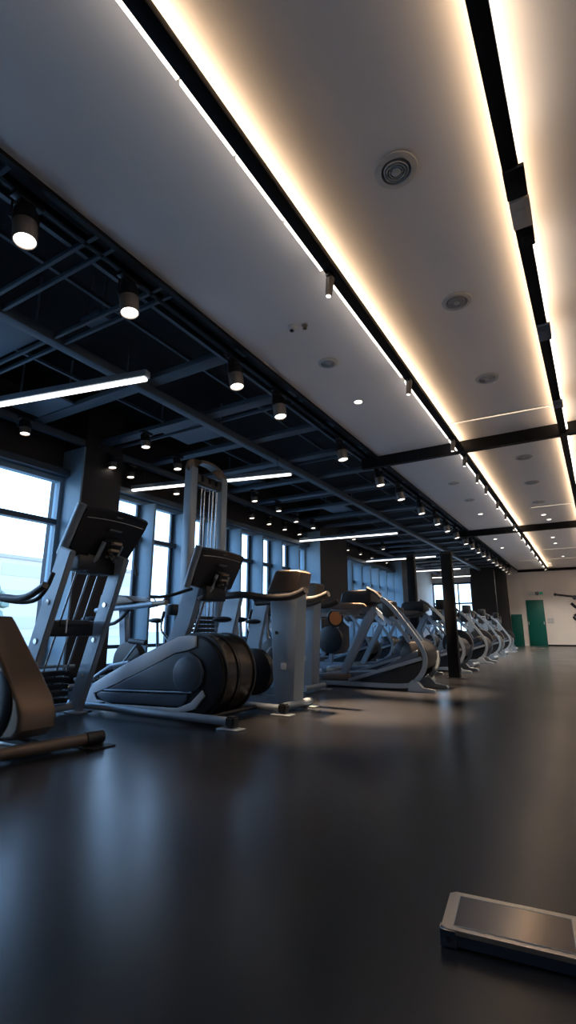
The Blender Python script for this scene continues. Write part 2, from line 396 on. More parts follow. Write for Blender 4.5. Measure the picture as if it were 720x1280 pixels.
# tube lights
def tube_light(label, x0, ya, x1, yb, z=3.2):
    L = math.hypot(x1-x0, yb-ya); t = thing('tube_light', label, 'light', (x0, ya, z), math.atan2(yb-ya, x1-x0), 'long tube lights across the dark ceiling')
    MB().box(0, L, -.045, .045, .0, .07, bev=.008).build('housing', 'silver', t)
    MB().box(.01, L-.02, -.03, .03, -.03, -.0005, bev=.008).build('diffuser', 'tube', t)
    for x in (.25, L-.25): MB().cyl((x,0,.07), (x,0,.50), .006, n=8).build('hanger', 'rod', t)
    return t
tube_light('long white tube light nearest the camera, running out of the left frame edge', -5.9, 2.63, -3.5, 3.16)
tube_light('long white tube light passing behind the cable tower', -6.8, 5.96, -3.84, 6.6)
tube_light('long white tube light third from the camera, above the column bike', -6.8, 12.1, -4.0, 12.35)
tube_light('long white tube light fourth from the camera, ending at the black post', -6.8, 17.1, -4.25, 17.1)
tube_light('farthest but one white tube light, near the charcoal partition', -6.5, 21.2, -4.3, 21.2)
tube_light('farthest white tube light in front of the back window', -6.3, 24.3, -4.5, 24.3)

# vents, speakers, detectors on the white ceiling
def vent(label, x, y, r, group=None):
    t = thing('ceiling_vent', label, 'vent', (x, y, H-.001), 0, group)
    MB().lathe([(0,r*.9),(0.004,r),(.012,r*.98),(.02,r*.72),(.012,r*.68)], (0,0,0), (0,0,-1), 40).build('frame', 'palegrey', t)
    MB().lathe([(.001,r*.66),(.003,r*.66),(.003,.001)], (0,0,0), (0,0,-1), 40).build('recess', 'ventdark', t)
    for q in (.58, .46, .34):
        MB().lathe([(.004,r*q),(.022,r*(q-.015)),(.022,r*(q-.06)),(.004,r*(q-.045))], (0,0,0), (0,0,-1), 36).build('louver_ring', 'palegrey', t)
    MB().lathe([(.004,r*.22),(.024,r*.22),(.03,r*.12),(.03,.001)], (0,0,0), (0,0,-1), 28).build('cap', 'palegrey', t)
    return t
g = 'round vents in the white ceiling'
v0 = vent('large round white ceiling vent nearest the camera, between the linear lamps', -.72, 2.56, .135, g)
for i, (x, y, sc, lb) in enumerate(((-.68,4.09,.95,'round ceiling vent second in the row between the linear lamps'), (-.69,5.70,.95,'round ceiling vent third in the row between the linear lamps'),
     (-2.13,4.45,.8,'small round ceiling vent left of the left linear lamp, behind the smoke detector'), (-.63,8.9,1,'round ceiling vent just beyond the near black beam'),
     (-.66,10.6,1,'round ceiling vent second beyond the near black beam'), (-.68,12.4,1,'round ceiling vent third beyond the near black beam'),
     (-2.0,9.85,.8,'small round ceiling vent near the spotlight rail, nearest beyond the near black beam'), (-2.0,11.4,.8,'small round ceiling vent near the spotlight rail, farthest before the second black beam'))):
    o = dup(v0, (x, y, H-.001), lb); o.scale = (sc, sc, 1)
def downlight(label, x, y):
    t = thing('ceiling_downlight', label, 'light', (x, y, H-.001), 0, 'small recessed downlights in the white ceiling')
    MB().lathe([(0,.058),(.004,.062),(.008,.058),(.006,.05)], (0,0,0), (0,0,-1), 28).build('trim_ring', 'white', t)
    MB().cyl((0,0,-.0005), (0,0,-.007), .05, n=28).build('lens', 'lens', t); return t
for (x, y) in ((-.68,13.9),(-.68,17.6),(-.68,18.9),(-2.05,13.0),(-2.3,17.0),(-2.37,19.0),(-1.9,16.0),(-.6,22.5),(1.2,24.0),(-1.2,24.6)):
    l = bpy.data.lights.new('downlight_beam', 'SPOT'); l.energy = 380; l.color = (1.0,.90,.80); l.spot_size = math.radians(125); l.spot_blend = .8; l.shadow_soft_size = .05
    lo = bpy.data.objects.new('downlight_beam', l); COL.objects.link(lo); lo.location = (x, y, H-.02)
dl = downlight('bright round recessed downlight before the near black beam', -2.22, 5.51)
for i, (x, y) in enumerate(((-.68,13.9),(-.6,14.6),(-.68,17.6),(-.68,18.9),(-2.05,13.0),(-2.3,17.0),(-2.37,19.0),(-1.9,16.0),(-.6,22.5),(1.2,24.0),(-1.2,24.6))):
    dup(dl, (x, y, H-.001), ['small downlight just before the second black beam, right of the left lamp','small downlight touching the second black beam, right of the left lamp',
      'first small downlight beyond the second black beam, right of the left lamp','second small downlight beyond the second black beam, right of the left lamp',
      'small downlight before the second black beam, left of the left lamp','middle small downlight beyond the second black beam, left of the left lamp','farthest small downlight left of the left lamp','first small downlight beyond the second black beam, left of the left lamp','small downlight right of the left lamp before the back wall','small downlight far right before the back wall','last small downlight next to the far end of the left linear lamp'][i])
t = thing('smoke_detector', 'small white smoke detector with a dark sensor on the white ceiling', 'detector', (-2.14, 3.68, H-.001))
MB().lathe([(0,.042),(.015,.042),(.022,.034),(.03,.03),(.034,.001)], (0,0,0), (0,0,-1), 28).build('body', 'white', t)
MB().box(-.016,.016,-.016,.016,-.05,-.033, bev=.004).build('sensor', 'black', t)
t = thing('ceiling_sprinkler', 'tiny brass-coloured sprinkler head beside the smoke detector', 'sprinkler', (-2.02, 3.72, H-.001))
MB().lathe([(0,.028),(.004,.03),(.008,.01),(.03,.01),(.032,.022),(.036,.02)], (0,0,0), (0,0,-1), 20).build('head', 'tray', t)

# ------------------------------------------------------------------ back wall things
t = thing('green_door', 'tall green door with two pale handles in the cream back wall', 'door', (-2.15, Y1-.001, 0))
MB().box(-.38, .38, -.045, 0, .005, 2.13, bev=.004).build('door_leaf', 'green', t)
for s in (-.34, .32):
    MB().box(s-.02, s+.02, -.075, -.046, .98, 1.12, bev=.005).build('handle', 'white', t)
t = thing('green_board', 'lower green board leaning flat on the back wall, left of the door', 'board', (-3.0, Y1-.001, 0))
MB().box(-.24, .24, -.05, 0, .0, 1.47, bev=.006).build('panel', 'green', t)
MB().box(-.245, -.24, -.055, 0, 0, 1.47).build('edge_strip', 'scaleside', t)
t = thing('exit_sign', 'small exit sign box with dark and green fields above the green door', 'sign', (-1.93, Y1-.001, 2.44))
MB().box(-.46, .20, -.03, 0, -.09, .09, bev=.006).build('housing', 'white', t)
MB().box(-.14, .0, -.034, -.0305, -.075, .075).build('dark_field', 'black', t)
MB().box(.035, .18, -.034, -.0305, -.06, .06).build('green_field', 'exitgreen', t)
m = MB(); m.sph((-.07,-.037,.045), .016); m.tube([(-.07,-.036,.03),(-.075,-.036,-.01),(-.10,-.036,-.05)], .006, 6); m.tube([(-.075,-.036,-.01),(-.045,-.036,-.055)], .006, 6); m.tube([(-.11,-.036,.01),(-.07,-.036,.022),(-.035,-.036,.0)], .005, 6)
m.build('running_figure', 'white', t)
t = thing('wall_switch_plate', 'white square switch plate on the cream wall right of the green door', 'switch', (-1.55, Y1-.001, 1.16))
MB().box(-.14, .14, -.014, 0, -.13, .13, bev=.004).build('plate', 'white', t)
for sx in (-.065, .065):
    for sz in (-.06, .06): MB().box(sx-.05, sx+.05, -.021, -.0145, sz-.045, sz+.045, bev=.003).build('rocker', 'mark', t)
t = thing('conduit', 'thin pale conduit pipe running down the charcoal partition', 'pipe', (-3.72, 25.999, 0))
MB().cyl((0,-.015,1.35), (0,-.015,3.55), .014, n=10).build('pipe', 'rod', t)
MB().box(-.10, .12, -.07, 0, 1.05, 1.36, bev=.01).build('junction_box', 'white', t)

# ------------------------------------------------------------------ machines
def handle_bar(mb, pts, r=.019): mb.tube(pts, r, 12, smooth=2)
def foot_pad(x, y, parent, s=.05):
    MB().box(x-s*1.3, x+s*1.3, y-s, y+s, 0, .012, bev=.004).build('foot_pad', 'black', parent)

def console_back(root, x_lo, x_hi, z0, z1, y0, y1, th=.06):
    """Console seen from behind: a slab leaning from (x_lo,z0) up to (x_hi,z1), wide along y."""
    d = Vector((x_hi-x_lo, 0, z1-z0)); L = d.length; u = d/L; n = Vector((u.z, 0, -u.x))   # n points to the aisle and down
    W = y1-y0; yc = (y0+y1)/2
    def P(v, h, o): return Vector((x_lo, yc, z0)) + Vector((0, v*W/2, 0)) + u*(h*L) + n*o
    t = bmesh.new(); front = []; back = []
    out = []
    for i in range(9):          # top edge, bowed
        v = -1+i/4; out.append((v, 1.0-.05*v*v))
    out += [(1.0,.80),(.93,.45),(.84,.06),(.6,0),(-.6,0),(-.9,.04),(-1.0,.25),(-1.02,.7)]
    for o, s in ((th*.5, .96), (0, 1), (-th*.5, 1), (-th*.62, .97)):
        ring = [t.verts.new(P(v*s, .5+(h-.5)*s, o)) for v, h in out]; front.append(ring)
    for A, B in zip(front, front[1:]):
        for k in range(len(A)): t.faces.new((A[k], A[(k+1) % len(A)], B[(k+1) % len(A)], B[k]))
    for r_ in (front[0], front[-1]):
        bmesh.ops.triangulate(t, faces=[t.faces.new(r_)])
    bmesh.ops.recalc_face_normals(t, faces=t.faces)
    m = MB(); m.add(t); c = m.build('console', 'black', root)
    s = L/.45
    m = MB(); m.tube([P(-1.04,.0,0), P(-1.06,.99,0)], .036*s, 14, smooth=0); m.build('side_roll', 'silver', c)
    m = MB(); m.tube([P(v, .83-.05*v*v, th*.52) for v in (-.86,-.5,0,.5,.86)], .0028, 6, smooth=1); m.build('seam_line', 'mark', c)
    m = MB(); m.tube([P(-.22,.62,th*.55), P(.16,.62,th*.55)], .02*s, 10, sec=(.05*s,.008)); m.build('speaker_grille', 'inset', c)
    m = MB(); m.tube([P(-.08,.9,th*.5), P(.1,.9,th*.5)], .01, 8, sec=(.016*s,.006)); m.build('badge', 'inset', c)
    # cradle
    cr = MB(); cr.tube([P(.08,.47,th*.5+.03), P(.08,.08,th*.5+.03)], .02, 8, sec=(.085*s,.03*s)); cr.build('rear_cradle', 'black', root)
    tr = MB()
    for h in (.44, .30, .17): tr.tube([P(-.05,h,th*.5+.07*s), P(.22,h,th*.5+.07*s)], .02, 8, sec=(.024*s,.010*s))
    tr.build('cradle_tray', 'tray', root)
    cl = MB()
    cl.tube([P(-.22,.42,th*.5+.05), P(-.26,.0,th*.5+.06), P(-.55,-.25,th*.5+.01)], .018*s, 10, smooth=1)
    cl.build('clamp_arm', 'silver', root); cl = MB()
    cl.tube([P(.34,.40,th*.5+.05), P(.30,.05,th*.5+.06)], .014*s, 10)
    cl.build('clamp_arm', 'silver', root)
    kb = MB(); kb.cyl(P(.02,.20,th*.5+.07*s), P(.02,.20,th*.5+.13*s), .022*s); kb.cyl(P(.2,.2,th*.5+.07*s), P(.2,.2,th*.5+.11*s), .014*s); kb.build('clamp_knob', 'chrome', root)
    lk = MB(); lk.box(-.09*s, .09*s, yc-.24*W, yc+.2*W, -.13*s, .02*s, bev=.01, rot=None)
    o = lk.build('console_bracket', 'black', root, (x_lo-.0, 0, z0)); 
    return c

# --- M2: front trainer with the big drum housing
def front_trainer(label, x, y, rz=0):
    t = thing('elliptical_trainer', label, 'elliptical trainer', (x, y, 0), rz, 'elliptical trainers')
    X = lambda v: v+3.4                     # shape measured round x=-3.4
    cx, cz, r = X(-3.02), .365, .335
    arc = [(cx+r*math.cos(a), cz+r*math.sin(a)) for a in [math.radians(d) for d in range(78, -100, -12)]]
    prof = [(X(-4.36),.07), (X(-4.40),.12), (X(-4.28),.24), (X(-4.03),.36), (X(-3.63),.53), (X(-3.22),.685)] + arc + [(X(-3.3),.03)]
    MB().prism(prof, -.27, .20, bev=.02).build('housing', 'black', t)
    # pale side plate: a band round the dark inset
    po = [(X(-4.39),.10), (X(-4.28),.235), (X(-4.03),.352), (X(-3.63),.522), (X(-3.2),.685), (X(-3.07),.70), (X(-2.99),.695),
          (X(-2.99),.60), (X(-3.07),.575), (X(-3.22),.545), (X(-3.6),.385), (X(-4.08),.20), (X(-4.26),.145), (X(-4.22),.09), (X(-4.0),.062), (X(-3.18),.085),
          (X(-3.02),.14), (X(-2.90),.245), (X(-2.87),.20), (X(-2.97),.09), (X(-3.18),.035), (X(-4.34),.03)]
    MB().prism(po, -.292, -.268, bev=.005).build('side_plate', 'plate', t)
    ins = [(X(-4.06),.195), (X(-3.62),.372), (X(-3.22),.535), (X(-3.05),.562), (X(-2.94),.50), (X(-2.885),.40), (X(-2.90),.30), (X(-2.97),.235)]
    MB().prism(ins, -.300, -.270, bev=.012).build('side_inset', 'inset', t)
    MB().prism([(X(-4.22),.13), (X(-4.17),.165), (X(-3.06),.205), (X(-3.06),.16), (X(-3.12),.10), (X(-4.08),.078)], -.298, -.270, bev=.010).build('side_pill', 'inset', t)
    MB().tube([(X(-4.1),-.302,.186), (X(-3.5),-.302,.207), (X(-3.0),-.302,.225)], .008, 8).build('trim_line', 'silver', t)
    MB().lathe([(0,.152),(.008,.156),(.012,.145),(.016,.138),(.024,.12),(.026,.001)], (X(-3.07),-.296,.365), (0,-1,0), 48).build('side_disc', 'inset', t)
    # drum
    MB().lathe([(-.268,r-.02),(-.262,r+.0),(-.20,r+.012),(-.10,r+.014),(-.09,r+.002),(-.05,r+.002),(-.045,r+.016),(.02,r+.018),(.12,r+.012),(.16,r+.008),(.165,r-.02),(.18,r-.02),(.19,r),(.235,r-.02),(.25,r-.08),(.25,.001)],
               (cx, 0, cz), (0,1,0), 72).build('drum', 'gloss', t)
    for yy in (-.235, -.07, .172):
        MB().lathe([(-.014,r+.004),(-.012,r+.022),(.012,r+.022),(.014,r+.004)], (cx, yy, cz), (0,1,0), 72).build('drum_band', 'black', t)
    # printed mark on the drum top
    mk = MB()
    for q in range(4):
        a = math.radians(96-q*0); 
        mk.box(cx-.035, cx+.0, -.02+q*.035, .003+q*.035, cz+r+.0175, cz+r+.0195)
    mk.build('drum_mark', 'mark', t)
    for yy, xa in ((-.44,-4.42),(.33,-4.30)):
        MB().tube([(X(xa),yy,.058), (X(-2.50),yy,.058)], .032, 16).build('base_rail', 'silver', t)
        MB().tube([(X(-2.50),yy,.058), (X(-2.42),yy,.058)], .04, 16, sec=(.04,.04)).build('end_cap', 'black', t)
        MB().box(X(-2.56), X(-2.36), yy-.07, yy+.05, .0, .014, bev=.004).build('foot_pad', 'silver', t)
        foot_pad(X(-4.2), yy, t)
    for xa in (-2.75, -4.1): MB().tube([(X(xa),-.44,.055),(X(xa),.33,.055)], .02, 10).build('crossbar', 'black', t)
    # mast and console
    MB().tube([(X(-3.72),.02,.30), (X(-3.44),.02,.70), (X(-3.29),.02,1.18)], .05, sec=(.035,.10), smooth=1).build('mast', 'silver', t)
    MB().tube([(X(-3.50),.16,.45), (X(-3.26),.16,1.10)], .014, 10).build('mast_rod', 'rod', t)
    console_back(t, X(-3.20), X(-3.06), 1.14, 1.52, -.19, .50, .05)
    h = MB(); handle_bar(h, [(X(-3.22),-.10,1.13),(X(-3.45),-.22,1.05),(X(-3.62),-.24,1.06)], .016); handle_bar(h, [(X(-3.22),.40,1.13),(X(-3.45),.52,1.05),(X(-3.62),.54,1.06)], .016)
    h.build('handlebar', 'grip', t)
    for yy in (-.2, .12):
        a = MB(); a.tube([(X(-3.9),yy,.44),(X(-4.15),yy,.40),(X(-4.5),yy,.22)], .018, 10); a.build('pedal_arm', 'silver', t)
        MB().box(X(-4.62), X(-4.28), yy-.07, yy+.07, .235, .27, bev=.01).build('pedal', 'rubber', t)
    return t
m2 = front_trainer('silver and slate elliptical trainer with big black drum and round side disc', -3.4, 3.74)

# --- M1: tall twin-post trainer
t = thing('twin_post_trainer', 'trainer with two wide leaning blue-grey posts under a large black console', 'fitness machine', (-4.0, 2.95, 0))
X = lambda v: v+4.0
Yc = lambda v: v-2.95
for yy in (2.64, 3.22):
    MB().tube([(X(-4.22),Yc(yy),.03), (X(-3.74),Yc(yy),1.42)], .05, sec=(.03,.085)).build('post', 'silver', t)
    b = MB()
    for q in (.22, .45, .68):
        b.cyl((X(-4.22+.48*q),Yc(yy)-.028,.03+1.39*q), (X(-4.22+.48*q),Yc(yy)-.040,.03+1.39*q), .022 if q > .3 else .014, n=16)
    b.build('post_bolt', 'chrome', t)
    MB().box(X(-4.34), X(-4.10), Yc(yy)-.07, Yc(yy)+.05, 0, .014, bev=.004).build('foot_pad', 'silver', t)
MB().tube([(X(-4.24),Yc(2.60),.055), (X(-4.24),Yc(3.22),.055)], .035, 14).build('base_tube', 'silver', t)
MB().tube([(X(-4.90),Yc(3.02),.055), (X(-4.27),Yc(3.02),.055)], .03, 14).build('base_tube', 'silver', t)
console_back(t, X(-3.90), X(-3.66), 1.39, 1.82, Yc(2.70), Yc(3.44), .08)
MB().box(X(-4.03), X(-3.80), Yc(2.80), Yc(3.18), 1.27, 1.40, bev=.02).build('bracket_block', 'black', t)
b = MB()
for yy, dx in ((2.86,0),(2.99,.0),(3.08,.02)): b.tube([(X(-4.30)+dx,Yc(yy),.18), (X(-3.88)+dx,Yc(yy),1.30)], .009, 8)
b.build('guide_rod', 'rod', t)
m = MB(); m.box(X(-4.12), X(-3.98), Yc(2.70), Yc(3.16), .69, .83, bev=.015); m.cyl((X(-4.0),Yc(2.80),.80), (X(-4.0),Yc(3.10),.80), .035); m.build('slider_block', 'black', t)
MB().cyl((X(-3.97),Yc(2.86),.72), (X(-3.97),Yc(2.86),.84), .012, n=12).build('pin', 'chrome', t)
m = MB()
for q in range(5): m.box(X(-4.52), X(-4.20), Yc(2.72), Yc(3.12), .10+.06*q, .145+.06*q, bev=.006)
m.build('weight_stack', 'black', t)
m = MB(); m.tube([(X(-4.40),Yc(2.70),.42),(X(-4.20),Yc(3.16),.42)], .014, 8); m.tube([(X(-4.45),Yc(2.72),.20),(X(-4.18),Yc(3.16),.24)], .012, 8); m.build('linkage_bar', 'silver', t)
m = MB(); handle_bar(m, [(X(-3.74),Yc(3.38),1.38),(X(-3.70),Yc(3.38),1.26)], .012); m.build('hanging_cable', 'black', t)

# --- M0: nearest machine, front housing tinted with painted warm reflection, cut by the frame edge
t = thing('exercise_bike', 'nearest machine at the left frame edge, dark front housing with painted warm reflection', 'exercise bike', (-3.5, 2.12, 0), 0, 'exercise bikes')
X = lambda v: v+3.5
pr = [(X(-4.5),.30),(X(-4.3),.74),(X(-4.05),.86),(X(-3.70),.845),(X(-3.655),.81),(X(-3.29),.475),(X(-3.13),.32),(X(-3.075),.22),(X(-3.08),.14),(X(-3.14),.085),(X(-3.29),.06),(X(-3.9),.06)]
MB().prism(pr, -.16, .10, bev=.03).build('housing', 'cover', t)
MB().lathe([(0,.215),(.01,.225),(.022,.21),(.03,.17),(.034,.15),(.03,.12),(.034,.001)], (X(-3.40),-.158,.27), (0,-1,0), 48).build('side_disc', 'black', t)
MB().tube([(X(-3.02),-.46,.05), (X(-2.93),.26,.05)], .038, 16).build('stabilizer_tube', 'bronze', t)
MB().tube([(X(-2.935),.22,.05), (X(-2.92),.34,.05)], .045, 16).build('end_cap', 'black', t)
MB().box(X(-3.0), X(-2.80), .18, .36, 0, .01, bev=.003).build('foot_pad', 'black', t)
for yy in (-.18, .02): MB().box(X(-4.6), X(-3.0), yy-.035, yy+.035, .018, .05, bev=.006).build('base_rail', 'silver', t)
MB().tube([(X(-4.15),-.05,.8), (X(-4.02),-.05,1.05)], .04, sec=(.04,.04)).build('handle_stem', 'silver', t)
m = MB(); handle_bar(m, [(X(-3.98),-.05,1.02),(X(-3.75),-.20,.975),(X(-3.36),-.22,.965),(X(-3.08),-.22,.935),(X(-2.88),-.22,1.02)], .022); m.build('handlebar', 'grip', t)
m = MB(); handle_bar(m, [(X(-3.98),-.05,1.02),(X(-3.92),.22,.96),(X(-3.72),.27,.965),(X(-3.60),.27,1.06),(X(-3.54),.27,1.18)], .018); m.build('handlebar', 'grip', t)
MB().tube([(X(-4.5),-.05,.5), (X(-4.65),-.05,.95)], .03, 14).build('seat_post', 'chrome', t)
m = MB(); m.sph((X(-4.70),-.05,1.0), (.16,.11,.05)); m.build('saddle', 'rubber', t)

# --- column bike (M3)
def column_bike(label, x, y):
    t = thing('column_bike', label, 'exercise bike', (x, y, 0), 0, 'upright bikes with a square column')
    cp = [(-.11,.05),(-.17,1.14),(.16,1.14),(.11,.05)]
    MB().prism(cp, -.10, .10, bev=.012).build('column', 'silver', t)
    MB().prism([(-.20,1.12),(-.10,1.33),(-.07,1.345),(.17,1.335),(.21,1.31),(.17,1.12)], -.12, .12, bev=.02).build('head', 'bronze', t)
    b = MB(); b.cyl((-.08,-.102,.72),(-.08,-.110,.72),.018,n=14); b.build('bolt', 'black', t)
    MB().box(-.03, .03, -.106, -.1005, .37, .43, bev=.002).build('sticker', 'mark', t)
    MB().tube([(.09,-.26,.05),(.11,.24,.05)], .036, 14).build('front_foot', 'silver', t)
    MB().box(.02,.22,.14,.26,0,.014,bev=.004).build('foot_pad', 'silver', t)
    MB().tube([(-.10,0,.06),(-1.15,0,.06)], .04, sec=(.03,.05)).build('base_rail', 'silver', t)
    MB().tube([(-1.15,-.28,.05),(-1.15,.28,.05)], .032, 14).build('rear_foot', 'silver', t)
    for s in (-1, 1):
        m = MB(); handle_bar(m, [(-.62,s*.28,1.09),(-.35,s*.29,1.10),(-.16,s*.26,1.06),(.10,s*.25,1.055),(.22,s*.25,1.07),(.33,s*.25,1.115)], .036); m.build('handlebar', 'grip', t)
        MB().tube([(-.05,s*.08,1.07),(-.05,s*.26,1.06)], .016, 10).build('handle_bracket', 'black', t)
    MB().tube([(-.78,.06,.10),(-.88,.06,.55),(-.74,.06,1.12)], .03, sec=(.03,.11)).build('rear_post', 'silver', t)
    MB().lathe([(-.05,.20),(-.04,.23),(.04,.23),(.05,.20),(.05,.001)], (-.42,0,.33), (0,1,0), 36).build('crank_cover', 'gloss', t)
    for s in (-1, 1):
        MB().tube([(-.42,s*.06,.33),(-.42+s*.14,s*.09,.26)], .012, 8).build('crank', 'rod', t)
        MB().box(-.48+s*.14,-.36+s*.14,s*.13-.045,s*.13+.045,.24,.27,bev=.006).build('pedal', 'rubber', t)
    MB().sph((-.88,.06,.86), (.14,.12,.035)).build('saddle', 'rubber', t)
    return t
cb0 = column_bike('bike with broad square silver column and bronze head, right of the drum', -2.63, 4.45)
dup(cb0, (-3.16, 5.82, 0), 'second column bike just behind the broad silver column')
t = thing('exercise_bike', 'bike by the window behind the twin-post trainer, long handlebar and dark tray console', 'exercise bike', (-5.1, 4.5, 0))
MB().tube([(-.75,0,.05),(.55,0,.05)], .04, sec=(.03,.05)).build('base_rail', 'silver', t)
for xx in (-.7,.5): MB().tube([(xx,-.27,.04),(xx,.27,.04)], .03, 12).build('foot_tube', 'silver', t)
MB().lathe([(-.06,.20),(-.05,.24),(.05,.24),(.06,.20),(.06,.001)], (.15,0,.36), (0,1,0), 40).build('crank_cover', 'black', t)
MB().tube([(.12,0,.1),(-.02,0,1.02)], .03, sec=(.04,.06)).build('front_post', 'silver', t)
MB().prism([(-.30,1.09),(-.28,1.18),(-.22,1.20),(.20,1.155),(.34,1.09),(.30,1.06),(-.1,1.05)], -.17, .17, bev=.02).build('console', 'bronze', t)
MB().tube([(.28,.10,1.15),(.36,.16,1.14),(.37,.17,1.05)], .010, 8, smooth=1).build('console_loop', 'white', t)
m = MB(); handle_bar(m, [(-.42,-.10,.99),(-.1,-.13,1.01),(.4,-.14,1.03),(.66,-.15,1.05)], .034); m.build('handlebar', 'silver', t)
m = MB(); handle_bar(m, [(.66,-.15,1.05),(.78,-.15,1.055),(.86,-.15,1.06)], .030); m.build('handle_tip', 'tray', t)
m = MB(); handle_bar(m, [(.22,.2,1.04),(.40,.24,1.07),(.50,.24,1.16)], .022); m.build('handle_horn', 'grip', t)
m = MB(); m.tube([(.2,-.10,1.0),(.05,-.14,.84),(-.15,-.16,.80),(-.3,-.16,.79)], .022, 10, smooth=1); m.build('lower_grip', 'grip', t)
MB().tube([(.35,-.2,.62),(.62,-.2,.60)], .032, 12).build('pedal_grip', 'grip', t)
MB().tube([(.15,-.1,.36),(.48,-.19,.60)], .014, 8).build('pedal_arm', 'rod', t)
MB().tube([(-.55,0,.08),(-.62,0,.84)], .026, 12).build('seat_post', 'silver', t)
MB().sph((-.65,0,.88), (.15,.11,.045)).build('saddle', 'rubber', t)

# --- arm trainer behind (moving arms)
def arm_bike(label, x, y):
    t = thing('arm_trainer', label, 'exercise bike', (x, y, 0), 0, 'arm trainers in the second row')
    MB().tube([(-.55,0,.05),(.5,0,.05)], .04, sec=(.03,.05)).build('base_rail', 'silver', t)
    for xx in (-.5,.48): MB().tube([(xx,-.27,.04),(xx,.27,.04)], .03, 12).build('foot_tube', 'silver', t)
    MB().lathe([(-.06,.20),(-.05,.25),(.05,.25),(.06,.20),(.06,.03),(.08,.02),(.08,.001)], (.22,0,.38), (0,1,0), 40).build('flywheel_cover', 'black', t)
    MB().tube([(.1,0,.1),(.02,0,.98)], .03, sec=(.035,.05)).build('front_post', 'silver', t)
    MB().box(-.08,.06,-.16,.16,.98,1.16,bev=.02).build('console', 'black', t)
    for s in (-1, 1):
        m = MB(); m.tube([(.12,s*.17,.42),(.02,s*.21,.62),(-.12,s*.22,.74),(-.10,s*.22,.92)], .016, 10, smooth=2); m.build('swing_arm', 'chrome', t)
        m = MB(); m.tube([(-.10,s*.22,.90),(-.06,s*.22,1.04)], .024, 12); m.build('grip', 'grip', t)
        m = MB(); m.tube([(.2,s*.08,.36),(-.1,s*.14,.2)], .012, 8); m.box(-.2,-.0,s*.15-.05,s*.15+.05,.17,.2,bev=.006); m.build('pedal_arm', 'black', t)
    MB().tube([(-.35,0,.08),(-.42,0,.86)], .026, 12).build('seat_post', 'silver', t)
    MB().sph((-.45,0,.9), (.15,.11,.045)).build('saddle', 'rubber', t)
    return t
ab0 = arm_bike('arm trainer seen between the drum and the square column', -4.20, 6.35)
for i, (x, y) in enumerate(((-4.80,7.6),(-5.9,6.3),(-5.9,7.9),(-5.9,9.6))):
    dup(ab0, (x, y, 0), ['second arm trainer behind, left of the orange disc','arm trainer nearest the second window bay, behind the cable tower',
                         'arm trainer in the window-side row, second from the cable tower','arm trainer in the window-side row, third from the cable tower'][i])

# --- orange disc air bike
t = thing('air_bike', 'bike with a black fan wheel and an upright round orange disc', 'exercise bike', (-4.56, 9.38, 0))
MB().tube([(-.6,0,.05),(.5,0,.05)], .04, sec=(.03,.05)).build('base_rail', 'silver', t)
for xx in (-.55,.46): MB().tube([(xx,-.27,.04),(xx,.27,.04)], .03, 12).build('foot_tube', 'silver', t)
MB().lathe([(-.07,.22),(-.05,.27),(.05,.27),(.07,.22),(.07,.04),(.09,.03),(.09,.001)], (0,0,.55), (0,1,0), 40).build('fan_wheel', 'black', t)
MB().tube([(0,0,.1),(.05,0,.86)], .03, sec=(.03,.04)).build('front_post', 'silver', t)
MB().lathe([(-.02,.15),(.0,.185),(.02,.185),(.035,.165),(.03,.14)], (.11,0,.98), (.8,-.6,0), 36).build('disc_rim', 'black', t)
MB().lathe([(-.01,.15),(.02,.15),(.024,.001)], (.11,0,.98), (.8,-.6,0), 36).build('disc_face', 'orange', t)
MB().tube([(-.4,0,.08),(-.48,0,.84)], .026, 12).build('seat_post', 'silver', t)
MB().sph((-.5,0,.88), (.15,.11,.045)).build('saddle', 'rubber', t)

